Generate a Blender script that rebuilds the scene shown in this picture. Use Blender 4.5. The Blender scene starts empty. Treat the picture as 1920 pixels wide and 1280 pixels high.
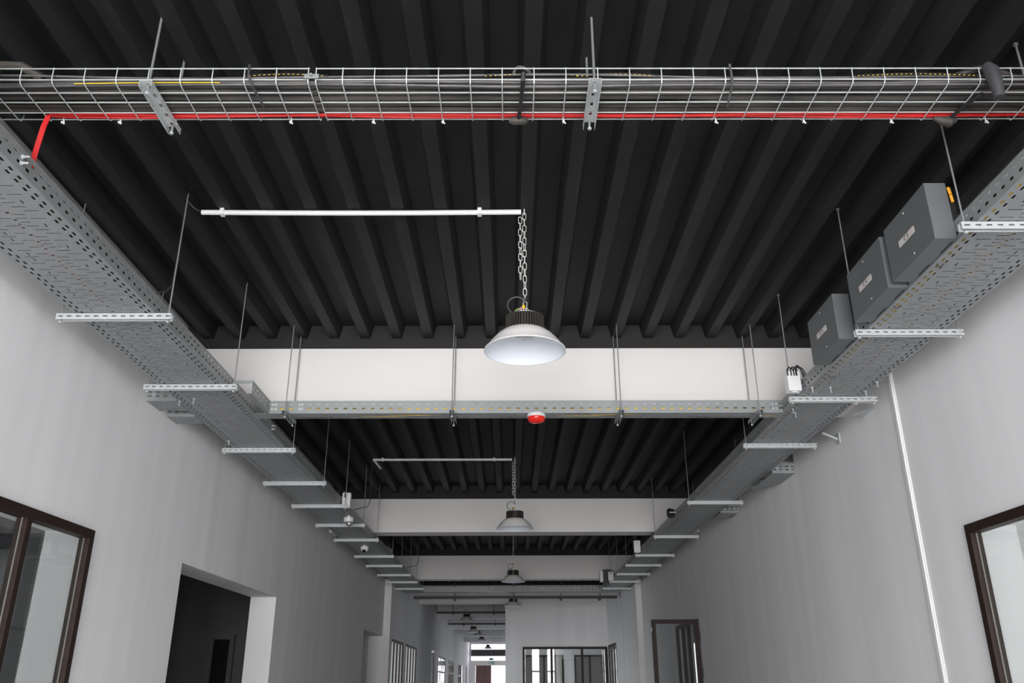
import bpy, math, random
from mathutils import Vector
random.seed(7)
PI = math.pi
SC = bpy.context.scene
COL = SC.collection
H = 1.6                       # eye height; every z below is measured from the eye

# ------------------------------------------------------------------ camera
cam_d = bpy.data.cameras.new('camera'); cam = bpy.data.objects.new('camera', cam_d); COL.objects.link(cam)
cam_d.sensor_width = 36.0; cam_d.lens = 36.0*1580/1920; cam_d.clip_start = 0.05; cam_d.clip_end = 300
cam.location = (0, 0, H)
cam.rotation_euler = (math.radians(90+22.0), math.radians(0.15), math.radians(-0.12))
SC.camera = cam

# ------------------------------------------------------------------ world, lights, exposure
W = bpy.data.worlds.new('world'); SC.world = W; W.use_nodes = True
bg = W.node_tree.nodes['Background']; bg.inputs[0].default_value = (0.95, 0.97, 1.0, 1); bg.inputs[1].default_value = 1.6
def area(name, loc, rot, sx, sy, power, col=(1, 1, 1)):
    d = bpy.data.lights.new(name, 'AREA'); d.shape = 'RECTANGLE'; d.size = sx; d.size_y = sy
    d.energy = power; d.color = col
    o = bpy.data.objects.new(name, d); COL.objects.link(o); o.location = (loc[0], loc[1], loc[2]+H); o.rotation_euler = rot
    return o
# daylight through the entrance glazing behind the camera, through side-room windows, through the far end
area('daylight_entrance', (0.05, -5.6, 0.35), (PI/2, 0, 0), 5.3, 3.7, 1270, (1, 0.983, 0.972))
area('daylight_left_room', (-7.6, 2.4, 0.2), (0, -PI/2, 0), 2.6, 3.0, 110, (1, 1, 0.98))
area('daylight_right_room', (7.0, 2.6, 0.2), (0, PI/2, 0), 2.6, 4.0, 190, (1, 1, 0.98))
area('daylight_left_passage', (-3.6, 41.0, 0.0), (0, -PI/2, 0), 1.6, 18.0, 230, (0.97, 0.97, 1))
area('daylight_left_bay', (-6.9, 21.5, 0.3), (0, -PI/2, 0), 2.2, 5.0, 300, (1, 0.975, 0.965))
area('daylight_far_end', (-1.2, 58.0, 1.0), (-PI/2, 0, 0), 2.6, 4.2, 330, (0.94, 0.95, 1))
SC.view_settings.view_transform = 'Standard'; SC.view_settings.look = 'None'
SC.view_settings.gamma = 1.0; SC.view_settings.use_curve_mapping = False
SC.view_settings.exposure = 0.14
SC.cycles.max_bounces = 10; SC.cycles.diffuse_bounces = 6; SC.cycles.glossy_bounces = 4; SC.cycles.transparent_max_bounces = 12

# ------------------------------------------------------------------ materials
def mat(name, col, rough=0.6, metal=0.0, var=0.0, scale=8.0, spec=0.5, bump=0.0, stretch=None, trans=0.0, emit=0.0):
    m = bpy.data.materials.new(name); m.use_nodes = True
    nt = m.node_tree; b = nt.nodes['Principled BSDF']
    b.inputs['Roughness'].default_value = rough; b.inputs['Metallic'].default_value = metal
    b.inputs['Specular IOR Level'].default_value = spec
    b.inputs['Base Color'].default_value = (*col, 1)
    tc = nt.nodes.new('ShaderNodeTexCoord'); mp = nt.nodes.new('ShaderNodeMapping')
    nz = nt.nodes.new('ShaderNodeTexNoise'); nz.inputs['Scale'].default_value = scale; nz.inputs['Detail'].default_value = 5
    nt.links.new(tc.outputs['Object'], mp.inputs[0]); nt.links.new(mp.outputs[0], nz.inputs['Vector'])
    if stretch: mp.inputs['Scale'].default_value = stretch
    if var > 0:
        r = nt.nodes.new('ShaderNodeValToRGB')
        r.color_ramp.elements[0].position = 0.3; r.color_ramp.elements[1].position = 0.7
        r.color_ramp.elements[0].color = (*[c*(1-var) for c in col], 1)
        r.color_ramp.elements[1].color = (*[min(1, c*(1+var)) for c in col], 1)
        nt.links.new(nz.outputs['Fac'], r.inputs[0]); nt.links.new(r.outputs[0], b.inputs['Base Color'])
    if bump > 0:
        bp = nt.nodes.new('ShaderNodeBump'); bp.inputs['Strength'].default_value = bump; bp.inputs['Distance'].default_value = 0.01
        nt.links.new(nz.outputs['Fac'], bp.inputs['Height']); nt.links.new(bp.outputs[0], b.inputs['Normal'])
    if trans: b.inputs['Transmission Weight'].default_value = trans
    if emit:
        b.inputs['Emission Color'].default_value = (*col, 1); b.inputs['Emission Strength'].default_value = emit
    return m
M = {}
M['wall'] = mat('wall_paint', (0.80, 0.80, 0.818), 0.75, var=0.05, scale=1.6, stretch=(1.5, 2.2, 0.12), spec=0.3)
M['beam'] = mat('white_beam_paint', (0.80, 0.785, 0.775), 0.8, var=0.02, scale=1.5, spec=0.2)
M['ceil'] = mat('black_deck_paint', (0.0145, 0.0152, 0.0162), 0.62, var=0.22, scale=3.0, stretch=(3, 0.5, 3), spec=0.32)
M['band'] = mat('black_beam_paint', (0.030, 0.029, 0.030), 0.8, var=0.12, scale=5, spec=0.25)
M['floor'] = mat('floor_tile', (0.62, 0.615, 0.61), 0.35, var=0.05, scale=2)
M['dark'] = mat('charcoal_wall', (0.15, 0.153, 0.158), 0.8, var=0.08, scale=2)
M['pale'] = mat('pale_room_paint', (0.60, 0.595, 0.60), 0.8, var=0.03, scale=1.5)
M['galv'] = mat('galvanised_sheet', (0.30, 0.318, 0.324), 0.5, 0.3, var=0.05, scale=9)
M['zinc'] = mat('zinc_rail', (0.53, 0.56, 0.57), 0.42, 0.25, var=0.04, scale=20)
M['rod'] = mat('threaded_rod', (0.36, 0.37, 0.38), 0.4, 0.6, var=0.2, scale=60, stretch=(1, 1, 20))
M['wire'] = mat('basket_wire', (0.60, 0.64, 0.64), 0.35, 0.4, var=0.08, scale=20)
M['cable'] = mat('dusty_black_cable', (0.046, 0.041, 0.037), 0.65, var=0.75, scale=5, stretch=(0.8, 3, 3))
M['cable2'] = mat('grey_cable', (0.085, 0.083, 0.083), 0.5, var=0.5, scale=6, stretch=(1, 2, 2))
M['black'] = mat('black_rubber', (0.012, 0.012, 0.013), 0.5)
M['red'] = mat('red_cable', (0.62, 0.018, 0.018), 0.45, var=0.15, scale=10)
M['yellow'] = mat('yellow_cable', (0.75, 0.50, 0.03), 0.5, var=0.1)
M['green'] = mat('green_wire', (0.25, 0.5, 0.08), 0.5)
M['purple'] = mat('mauve_tape', (0.35, 0.22, 0.24), 0.6)
M['orange'] = mat('orange_wire', (0.9, 0.38, 0.02), 0.5)
M['white'] = mat('white_plastic', (0.80, 0.80, 0.81), 0.4, var=0.02)
M['cream'] = mat('white_trunking', (0.74, 0.765, 0.745), 0.45)
M['pipe'] = mat('white_pipe', (0.80, 0.82, 0.83), 0.35)
M['box'] = mat('slate_box_paint', (0.12, 0.132, 0.137), 0.6, var=0.03, scale=40)
M['slot'] = mat('dark_slot', (0.008, 0.008, 0.008), 0.9)
M['tag'] = mat('label_tag', (0.66, 0.62, 0.60), 0.6)
M['ink'] = mat('ink', (0.02, 0.02, 0.02), 0.6)
M['print'] = mat('grey_print', (0.17, 0.19, 0.20), 0.6)
M['shade'] = mat('shade_enamel', (0.80, 0.79, 0.79), 0.35)
M['shade_in'] = mat('shade_lining', (0.74, 0.79, 0.86), 0.4)
M['fin'] = mat('heat_sink', (0.10, 0.095, 0.085), 0.3, 0.6)
M['lens'] = mat('lamp_lens', (0.6, 0.6, 0.62), 0.1)
M['chain'] = mat('chain_steel', (0.78, 0.77, 0.74), 0.3, 0.35)
M['frame'] = mat('dark_brown_frame', (0.022, 0.012, 0.009), 0.5, var=0.2, scale=20, spec=0.25)
M['gasket'] = mat('grey_gasket', (0.13, 0.125, 0.115), 0.5)
M['redlens'] = mat('red_beacon', (0.75, 0.02, 0.01), 0.2)
M['slate'] = mat('dark_grey_plastic', (0.05, 0.05, 0.055), 0.5)
M['brown'] = mat('brown_panel', (0.16, 0.09, 0.085), 0.6, var=0.3, scale=3)
M['green_sign'] = mat('sign_green', (0.10, 0.35, 0.28), 0.5)
M['steel'] = mat('dull_steel', (0.42, 0.43, 0.44), 0.35, 0.7)
def glass_mat(name, tint=(0.85, 0.865, 0.86), refl=0.02):
    m = bpy.data.materials.new(name); m.use_nodes = True; nt = m.node_tree; nt.nodes.clear()
    o = nt.nodes.new('ShaderNodeOutputMaterial'); mx = nt.nodes.new('ShaderNodeMixShader')
    t = nt.nodes.new('ShaderNodeBsdfTransparent'); g = nt.nodes.new('ShaderNodeBsdfGlossy')
    f = nt.nodes.new('ShaderNodeFresnel'); gm = nt.nodes.new('ShaderNodeNewGeometry'); mr = nt.nodes.new('ShaderNodeMapRange')
    mr.inputs['To Min'].default_value = 1.52; mr.inputs['To Max'].default_value = 1/1.52
    nt.links.new(gm.outputs['Backfacing'], mr.inputs['Value']); nt.links.new(mr.outputs[0], f.inputs[0])
    a = nt.nodes.new('ShaderNodeMath'); a.operation = 'ADD'; a.inputs[1].default_value = refl; a.use_clamp = True
    t.inputs[0].default_value = (*tint, 1); g.inputs['Roughness'].default_value = 0.01
    nt.links.new(f.outputs[0], a.inputs[0]); nt.links.new(a.outputs[0], mx.inputs[0])
    nt.links.new(t.outputs[0], mx.inputs[1]); nt.links.new(g.outputs[0], mx.inputs[2]); nt.links.new(mx.outputs[0], o.inputs[0])
    return m
M['glass'] = glass_mat('window_glass'); M['glass_refl'] = glass_mat('reflective_glass', (0.82, 0.84, 0.84), 0.0)

# ------------------------------------------------------------------ mesh helpers
class MB:
    def __init__(s): s.v = []; s.f = []
    def quad(s, a, b, c, d):
        n = len(s.v); s.v += [a, b, c, d]; s.f.append((n, n+1, n+2, n+3))
    def box(s, x0, x1, y0, y1, z0, z1):
        if x0 > x1: x0, x1 = x1, x0
        if y0 > y1: y0, y1 = y1, y0
        if z0 > z1: z0, z1 = z1, z0
        n = len(s.v)
        s.v += [(x, y, z) for z in (z0, z1) for y in (y0, y1) for x in (x0, x1)]
        for q in ((0, 2, 3, 1), (4, 5, 7, 6), (0, 1, 5, 4), (2, 6, 7, 3), (0, 4, 6, 2), (1, 3, 7, 5)):
            s.f.append(tuple(n+i for i in q))
        return s
    def prism(s, poly, axis, a, b):
        """poly = 2-D outline (ccw), extruded along axis from a to b"""
        n = len(s.v); k = len(poly)
        def P(p, t):
            return {'x': (t, p[0], p[1]), 'y': (p[0], t, p[1]), 'z': (p[0], p[1], t)}[axis]
        s.v += [P(p, a) for p in poly] + [P(p, b) for p in poly]
        s.f.append(tuple(n+i for i in range(k))[::-1]); s.f.append(tuple(n+k+i for i in range(k)))
        for i in range(k):
            j = (i+1) % k; s.f.append((n+i, n+j, n+k+j, n+k+i))
        return s
    def tube(s, pts, r, seg=8, closed=False, caps=True):
        P = [Vector(p) for p in pts]; N = len(P); n0 = len(s.v); up = None
        for i in range(N):
            if closed: t = (P[(i+1) % N]-P[i-1])
            else: t = P[min(i+1, N-1)]-P[max(i-1, 0)]
            t.normalize()
            if up is None:
                up = Vector((0, 0, 1)) if abs(t.z) < 0.9 else Vector((1, 0, 0))
            u = (up - t*up.dot(t))
            if u.length < 1e-6: u = t.orthogonal()
            u.normalize(); w = t.cross(u); up = u
            rr = r[i] if isinstance(r, (list, tuple)) else r
            for k in range(seg):
                a = 2*PI*k/seg; s.v.append(tuple(P[i]+(u*math.cos(a)+w*math.sin(a))*rr))
        m = N if closed else N-1
        for i in range(m):
            for k in range(seg):
                a = n0+i*seg+k; b = n0+i*seg+(k+1) % seg; j = (i+1) % N
                s.f.append((a, b, n0+j*seg+(k+1) % seg, n0+j*seg+k))
        if caps and not closed:
            s.f.append(tuple(n0+k for k in range(seg))[::-1]); s.f.append(tuple(n0+(N-1)*seg+k for k in range(seg)))
        return s
    def lathe(s, prof, c=(0, 0, 0), seg=40):
        n0 = len(s.v)
        for r, z in prof:
            for k in range(seg):
                a = 2*PI*k/seg; s.v.append((c[0]+max(r, 1e-4)*math.cos(a), c[1]+max(r, 1e-4)*math.sin(a), c[2]+z))
        for i in range(len(prof)-1):
            for k in range(seg):
                a = n0+i*seg+k; b = n0+i*seg+(k+1) % seg; s.f.append((a, b, b+seg, a+seg))
        return s
    def perf(s, P, U, V, holes, unit):
        """sheet over u in 0..U, v in 0..V (P maps (u,v) to a point); holes (u0,u1,v0,v1) repeat every unit along v"""
        cuts = sorted({0.0, unit} | {h[2] for h in holes} | {h[3] for h in holes})
        strips = []
        for a, b in zip(cuts, cuts[1:]):
            if b-a < 1e-6: continue
            m = (a+b)/2; x = 0.0; iv = []
            for h in sorted(h for h in holes if h[2] < m < h[3]):
                if h[0] > x: iv.append((x, h[0]))
                x = max(x, h[1])
            if x < U: iv.append((x, U))
            strips.append((a, b, iv))
        merged = []
        for st in strips:
            merged.append(st)
        n = int(math.ceil(V/unit-1e-6))
        for i in range(n):
            for a, b, iv in merged:
                va, vb = i*unit+a, min(i*unit+b, V)
                if va >= V: break
                for u0, u1 in iv: s.quad(P(u0, va), P(u1, va), P(u1, vb), P(u0, vb))
        return s
def build(name, mb, m, parent=None, smooth=False, solid=0.0):
    org = Vector(parent['org']) if parent is not None and 'org' in parent else Vector((0, 0, 0))
    me = bpy.data.meshes.new(name)
    if parent is None:
        me.from_pydata([(x, y, z+H) for x, y, z in mb.v], [], mb.f)
    else:
        me.from_pydata([(x-org.x, y-org.y, z-org.z) for x, y, z in mb.v], [], mb.f)
    me.materials.append(m)
    if smooth:
        me.polygons.foreach_set('use_smooth', [True]*len(me.polygons))
        me.set_sharp_from_angle(angle=math.radians(40))
    me.update()
    o = bpy.data.objects.new(name, me); COL.objects.link(o)
    if parent is not None: o.parent = parent; o['org'] = tuple(org)
    if solid:
        md = o.modifiers.new('thickness', 'SOLIDIFY'); md.thickness = solid; md.offset = 0
    return o
def thing(name, label, cat, loc, group=None):
    o = bpy.data.objects.new(name, None); COL.objects.link(o); o.empty_display_size = 0.05
    o.location = (loc[0], loc[1], loc[2]+H); o['org'] = tuple(loc)
    o['label'] = label; o['category'] = cat
    if group: o['group'] = group
    return o
def tag(o, label, cat, group=None):
    o['label'] = label; o['category'] = cat
    if group: o['group'] = group
    return o
def struct(name, mb, m, smooth=False):
    o = build(name, mb, m, None, smooth); o['kind'] = 'structure'; return o
def dup(root, loc, label, group=None):
    r = root.copy(); COL.objects.link(r); r.location = (loc[0], loc[1], loc[2]+H); r['org'] = tuple(loc); r['label'] = label
    if group: r['group'] = group
    for ch in list(root.children):
        c = ch.copy(); COL.objects.link(c); c.parent = r
        for g in list(ch.children):
            d = g.copy(); COL.objects.link(d); d.parent = c
    return r
ORD = ['nearest', 'second', 'third', 'fourth', 'fifth', 'sixth', 'seventh', 'eighth', 'ninth', 'tenth', 'eleventh', 'twelfth', 'thirteenth']

# ------------------------------------------------------------------ room shell
XL, XR, XL2, XR2 = -2.66, 2.79, -2.54, 2.70
YB = 18.65                    # where both walls step inward
YE = 24.70                    # end wall
ZF, ZC = -H, 2.76
TH = 0.29
def wall_boxes(mb, xa, xb, y0, y1, z0, z1, ops):
    ops = sorted(ops); y = y0
    for (a, b, c, d) in ops:
        if a > y: mb.box(xa, xb, y, a, z0, z1)
        if c > z0: mb.box(xa, xb, a, b, z0, c)
        if d < z1: mb.box(xa, xb, a, b, d, z1)
        y = b
    if y < y1: mb.box(xa, xb, y, y1, z0, z1)
SILL, HEAD = -0.62, 0.885
left_ops = [(2.05, 5.42, SILL, 0.898), (7.02, 9.99, ZF, 0.905), (16.2, 18.62, ZF, 0.90)]
mb = MB(); wall_boxes(mb, XL-TH, XL, -8.2, YB, ZF, ZC, left_ops)
left_far = [(19.12, 21.35, SILL, 0.87), (21.8, 24.35, SILL, 0.87), (29.0, 30.7, ZF, 0.88), (31.9, 35.4, SILL, 0.88),
            (37.0, 40.6, SILL, 0.88), (44.0, 48.6, SILL, 0.9), (51.0, 53.0, ZF, 0.85)]
wall_boxes(mb, XL-TH, XL2, YB, 56.3, ZF, ZC, left_far)
struct('wall_left', mb, M['wall'])
right_ops = [(1.6, 5.17, SILL, 0.877), (8.12, 8.6, 1.98, 2.12), (13.13, 15.0, ZF, 0.87)]
mb = MB(); wall_boxes(mb, XR, XR+TH, -8.2, YB, ZF, ZC, right_ops)
wall_boxes(mb, XR2, XR+TH, YB, YE+0.3, ZF, ZC, [(22.75, 24.55, SILL, 0.93)])
struct('wall_right', mb, M['wall'])
# end wall closing the right-hand two thirds, passage goes on at the left
EX = -0.13
mb = MB(); mb.box(EX, 0.345, YE, YE+0.25, ZF, 2.05); mb.box(0.345, 2.68, YE, YE+0.25, 0.90, 2.05); mb.box(2.68, XR2, YE, YE+0.25, ZF, 2.05)
mb.box(0.345, 2.68, YE, YE+0.25, ZF, -0.7)
mb.box(EX, XR+TH, YE+0.25, YE+0.34, 2.05, ZC)
struct('wall_end', mb, M['wall'])
mb = MB(); mb.box(EX, EX+0.25, YE+0.25, 56.3, ZF, ZC); struct('wall_passage', mb, M['wall'])
mb = MB(); mb.box(-7.7, 7.2, -9.5, 60.5, ZF-0.2, ZF); struct('floor', mb, M['floor'])

# pilasters at the third beam
mb = MB(); mb.box(XL, -2.515, YB-0.03, YB+0.35, ZF, 2.05); struct('trim_1', mb, M['beam'])
mb = MB(); mb.box(2.67, XR, YB-0.03, YB+0.35, ZF, 2.05); struct('trim_2', mb, M['beam'])

# corrugated black deck: ribs run away from the camera
PITCH, RB, WB = 0.2585, 0.076, 0.027
ZR, ZP = 2.63, 2.745
mb = MB(); k0 = -11
prof = []
for k in range(-12, 13):
    c = 0.106+k*PITCH
    if c-RB/2-WB < XL-0.1 or c+RB/2+WB > XR+0.15: continue
    prof += [(c-RB/2-WB, ZP), (c-RB/2, ZR), (c+RB/2, ZR), (c+RB/2+WB, ZP)]
prof = [(XL-0.2, ZP)] + prof + [(XR+0.2, ZP)]
for (a, b) in zip(prof, prof[1:]): mb.quad((a[0], -8.2, a[1]), (b[0], -8.2, b[1]), (b[0], 56.3, b[1]), (a[0], 56.3, a[1]))
n = len(mb.v); mb.box(XL-TH, XR+TH, -8.2, 56.3, 2.80, 2.95)
struct('ceiling', mb, M['ceil'])

# cross beams: white below, black painted strip on top
beams = [(6.44, XL, XR), (12.56, XL, XR), (18.65, XL, XR), (24.70, XL2, EX), (30.8, XL2, EX), (36.9, XL2, EX), (43.0, XL2, EX), (49.1, XL2, EX)]
for i, (y, a, b) in enumerate(beams):
    w = 0.34
    mb = MB()
    if i == 3: mb.box(XL2, XR2, y, y+w, 2.05, 2.54)
    else: mb.box(a, b, y, y+w, 2.05, 2.54)
    struct('trim_%d' % (3+2*i), mb, M['beam'] if i < 4 else M['wall'])
    mb = MB(); mb.box(a, b if i != 3 else XR2, y+0.002, y+w-0.002, 2.54, 2.80); struct('trim_%d' % (4+2*i), mb, M['band'])
mb = MB(); mb.box(XL, XR, -3.2, -2.9, 2.05, 2.54); struct('trim_31', mb, M['beam'])
mb = MB(); mb.box(XL, XR, 0.25, 0.59, 2.3, 2.54)

# entrance wall behind the camera: glazed, with mullions
mb = MB(); mb.box(XL-TH, XR+TH, -5.2, -4.9, 2.2, ZC); struct('wall_entrance', mb, M['wall'])
w = thing('window_entrance', 'wide glazed entrance screen with dark frame behind the viewpoint', 'window', (0, -5.0, ZF)); w['kind'] = 'structure'
del w['category']
mb = MB()
for x in [XL+0.04+i*(XR-XL-0.08)/6 for i in range(7)]: mb.box(x-0.035, x+0.035, -5.05, -4.97, ZF, 2.2)
mb.box(XL, XR, -5.06, -4.96, 2.12, 2.2); mb.box(XL, XR, -5.06, -4.96, 0.55, 0.63); build('frame', mb, M['frame'], w)

for xc, wd, lab in ((1.12, 0.42, 'unseen grey draped curtain at the entrance glazing, nearer the middle'), (2.0, 0.5, 'unseen grey draped curtain at the entrance glazing, nearer the right wall')):  # out of view, added to break up the white reflection in the end-wall glass
    mb = MB(); n = 40
    P = [(xc+wd*(k/n-0.5), -4.8+0.04*math.sin(k*1.25)) for k in range(n+1)]
    for (a, b) in zip(P, P[1:]): mb.quad((a[0], a[1], ZF+0.02), (b[0], b[1], ZF+0.02), (b[0], b[1], 2.15), (a[0], a[1], 2.15))
    tag(build('curtain', mb, M['gasket'], None, True, 0.006), lab, 'curtain')
# side rooms seen through the openings
def room(name, x0, x1, y0, y1, m, win=None, z1=1.6):
    """three walls and a lid behind an opening; win=(y0,y1,z0,z1) is left open in the outer wall"""
    mb = MB(); xo = x0 if abs(x0) > abs(x1) else x1; s = 1 if xo > 0 else -1
    if win: wall_boxes(mb, xo, xo+s*0.15, y0-0.1, y1+0.1, ZF, z1, [win])
    else: mb.box(xo, xo+s*0.15, y0-0.1, y1+0.1, ZF, z1)
    mb.box(x0, x1, y0-0.1, y0, ZF, z1); mb.box(x0, x1, y1, y1+0.1, ZF, z1)
    mb.box(x0, x1, y0-0.1, y1+0.1, z1, z1+0.1)
    struct(name, mb, m)
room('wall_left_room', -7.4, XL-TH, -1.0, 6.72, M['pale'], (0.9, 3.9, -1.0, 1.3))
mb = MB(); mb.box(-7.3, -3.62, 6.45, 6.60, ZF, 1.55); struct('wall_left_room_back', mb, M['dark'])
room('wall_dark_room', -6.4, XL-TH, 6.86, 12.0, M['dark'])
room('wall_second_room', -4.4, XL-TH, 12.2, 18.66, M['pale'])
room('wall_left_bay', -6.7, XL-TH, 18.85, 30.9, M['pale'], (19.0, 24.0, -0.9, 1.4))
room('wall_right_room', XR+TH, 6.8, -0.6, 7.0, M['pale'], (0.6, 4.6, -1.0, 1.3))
mb = MB(); mb.box(4.6, 4.7, 12.5, 16.6, ZF, 1.6); mb.box(XR+TH, 4.6, 12.5, 12.6, ZF, 1.6); mb.box(XR+TH, 4.6, 12.5, 16.6, 1.6, 1.7)
mb.box(XR+TH, 4.6, 16.5, 16.6, 0.66, 1.6); mb.box(3.75, 4.6, 16.5, 16.6, ZF, 0.66); struct('wall_right_store', mb, M['pale'])
mb = MB(); mb.box(XR+TH-0.02, XR+TH+0.1, 8.0, 8.7, 1.9, 2.2); struct('trim_32', mb, M['slot'])  # black panel behind the wall hole; its colour stands in for the shade
# end room behind the far glazed screen
mb = MB(); mb.box(EX+0.25, 3.6, 29.5, 29.7, ZF, 1.6); mb.box(3.4, 3.6, YE, 29.5, ZF, 1.6); mb.box(EX+0.25, 3.6, YE+0.25, 29.7, 1.6, 1.7)
struct('wall_end_room', mb, M['pale'])
for nm, x0, x1 in (('window_9', 0.42, 1.75), ('window_10', 2.1, 3.05)):
    w = thing(nm, '', '', (x0, 29.45, -0.6)); w['kind'] = 'structure'; del w['label']; del w['category']
    mb = MB(); z0, z1 = -0.6, 0.82
    mb.box(x0, x1, 29.42, 29.48, z1-0.05, z1); mb.box(x0, x1, 29.42, 29.48, z0, z0+0.05)
    for x in (x0, (x0+x1)/2, x1-0.05): mb.box(x, x+0.05, 29.42, 29.48, z0, z1)
    build('frame', mb, M['frame'], w)
    mb = MB(); mb.box(x0+0.05, x1-0.05, 29.46, 29.48, z0+0.05, z1-0.05); build('pane', mb, M['gasket'], w)
area('fill_end_room', (1.6, 27.4, 1.5), (0, 0, 0), 1.8, 1.8, 40, (0.95, 0.97, 1))  # unseen area light brightening the room behind the end glass

# windows set in the side walls
def side_window(n, x, y0, y1, z0, z1, muls, side, gl='glass', fr=0.055, bead=True, transom=None, prot=0.028):
    """side=+1 left wall (faces +x), -1 right wall"""
    w = thing('window_%d' % n, '', '', (x, (y0+y1)/2, z0)); del w['label']; del w['category']; w['kind'] = 'structure'
    mb = MB(); a, b = x+side*prot, x-side*0.04 if prot > 0.02 else x-side*0.018
    mb.box(a, b, y0, y1, z1-fr, z1); mb.box(a, b, y0, y1, z0, z0+fr)
    mb.box(a, b, y0, y0+fr, z0+fr, z1-fr); mb.box(a, b, y1-fr, y1, z0+fr, z1-fr)
    build('window_frame', mb, M['frame'], w)
    ys = [y0+fr]+[m for m in muls]+[y1-fr]
    for m in muls:
        mb = MB(); mb.box(x+side*prot*0.8, x-side*0.04 if prot > 0.02 else x-side*0.018, m-fr*0.42, m+fr*0.42, z0+fr, z1-fr); build('mullion', mb, M['frame'], w)
    if transom is not None:
        mb = MB(); mb.box(x+side*prot*0.6, x-side*0.018, y0+fr, y1-fr, transom-0.03, transom+0.03); build('transom', mb, M['frame'], w)
    for i in range(len(ys)-1):
        p0 = ys[i]+(fr*0.42 if i else 0); p1 = ys[i+1]-(fr*0.42 if i < len(ys)-2 else 0)
        mb = MB(); mb.box(x-side*0.012, x-side*0.018, p0, p1, z0+fr, z1-fr); build('pane', mb, M[gl], w)
        if bead:
            g = MB(); gx0, gx1 = x-side*0.003, x-side*0.011
            g.box(gx0, gx1, p0, p0+0.007, z0+fr, z1-fr); build('glazing_bead', g, M['gasket'], w)
            g = MB(); g.box(gx0, gx1, p1-0.007, p1, z0+fr, z1-fr); build('glazing_bead', g, M['gasket'], w)
    return w
side_window(1, XL, 2.05, 5.42, SILL, 0.898, [3.0, 3.83, 4.67], 1)
side_window(2, XR, 1.6, 5.17, SILL, 0.877, [2.5, 3.4], -1)
side_window(3, XL2, 19.12, 21.35, SILL, 0.87, [19.68, 20.24, 20.8], 1, 'glass_refl', 0.05, False, None, 0.006)
side_window(4, XL2, 21.8, 24.35, SILL, 0.87, [22.43, 23.07, 23.7], 1, 'glass_refl', 0.05, False, None, 0.006)
side_window(5, XL2, 31.9, 35.4, SILL, 0.88, [32.9, 33.8, 34.6], 1, 'glass', 0.07, False, 0.35, 0.004)
side_window(6, XL2, 37.0, 40.6, SILL, 0.88, [38.0, 38.9, 39.8], 1, 'glass', 0.07, False, 0.35, 0.004)
side_window(7, XL2, 44.0, 48.6, SILL, 0.90, [45.2, 46.4, 47.5], 1, 'glass', 0.08, False, 0.3, 0.004)
side_window(8, XR2, 22.75, 24.55, SILL, 0.93, [23.3, 23.9], -1, 'glass_refl', 0.06, False, None, 0.006)
# end-wall glazed screen
w = thing('window_11', '', '', (1.5, YE, -0.7)); del w['label']; del w['category']; w['kind'] = 'structure'
mb = MB(); y0, y1 = YE-0.02, YE+0.06; mb.box(0.345, 2.68, y0, y1, 0.84, 0.90)
for x in (0.345, 2.62): mb.box(x, x+0.06, y0, y1, -0.7, 0.84)
build('window_frame', mb, M['frame'], w)
for x in (1.14, 1.98):
    mb = MB(); mb.box(x-0.03, x+0.03, y0, y1, -0.7, 0.84); build('mullion', mb, M['frame'], w)
for a, b in ((0.405, 1.11), (1.17, 1.95), (2.01, 2.62)):
    mb = MB(); mb.box(a, b, YE+0.02, YE+0.028, -0.7, 0.84); build('pane', mb, M['glass_refl'], w)
# dark inner window in the charcoal room
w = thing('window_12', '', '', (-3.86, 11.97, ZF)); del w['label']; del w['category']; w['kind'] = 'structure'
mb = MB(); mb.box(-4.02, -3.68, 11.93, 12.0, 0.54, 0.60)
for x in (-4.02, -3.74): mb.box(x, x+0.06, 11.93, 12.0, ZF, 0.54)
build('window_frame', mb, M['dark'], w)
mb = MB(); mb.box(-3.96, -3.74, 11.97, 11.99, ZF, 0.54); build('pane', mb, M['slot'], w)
# pipes seen through the near left window
t = thing('ceiling_duct', 'dark duct crossing the room behind the left window', 'duct', (-5, 6.3, 0.95))
mb = MB(); mb.box(-7.2, -3.7, 6.15, 6.42, 0.93, 1.06); build('duct_body', mb, M['slate'], t)
mb = MB(); mb.tube([(-7.2, 6.2, 0.86), (-3.7, 6.2, 0.86)], 0.03); build('pipe', mb, M['steel'], t, True)

# far end of the passage: glazed door screen
mb = MB(); ye = 56.0
mb.box(XL2, EX, ye, ye+0.2, 2.21, ZC); mb.box(XL2, -2.42, ye, ye+0.2, ZF, 2.21)
struct('wall_far_end', mb, M['wall'])
mb = MB(); mb.box(-2.42, EX, ye, ye+0.15, 0.96, 1.24); struct('trim_33', mb, M['beam'])
mb = MB(); mb.box(-2.42, -2.14, ye, ye+0.15, ZF, 0.96); struct('trim_34', mb, M['beam'])
mb = MB(); mb.box(-2.42, EX, ye-0.05, ye+0.1, 1.50, 1.84); struct('trim_35', mb, M['slate'])
mb = MB(); mb.box(-2.42, EX, ye-0.06, ye, 1.84, 1.89); struct('trim_36', mb, M['brown'])
t = thing('entrance_door', 'brown panelled door at the bright far end of the passage', 'door', (-1.65, ye, ZF))
mb = MB(); mb.box(-2.12, -1.17, ye+0.02, ye+0.08, ZF, 0.96); build('door_leaf', mb, M['brown'], t)
mb = MB(); mb.box(-1.27, -1.22, ye-0.03, ye+0.02, -0.7, -0.3); build('handle', mb, M['steel'], t)
t = thing('exit_sign', 'small green and white exit sign above the far bright doorway', 'sign', (-1.14, ye-0.05, 1.05))
mb = MB(); mb.box(-1.32, -0.96, ye-0.06, ye, 1.04, 1.17); build('sign_box', mb, M['green_sign'], t)
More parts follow.
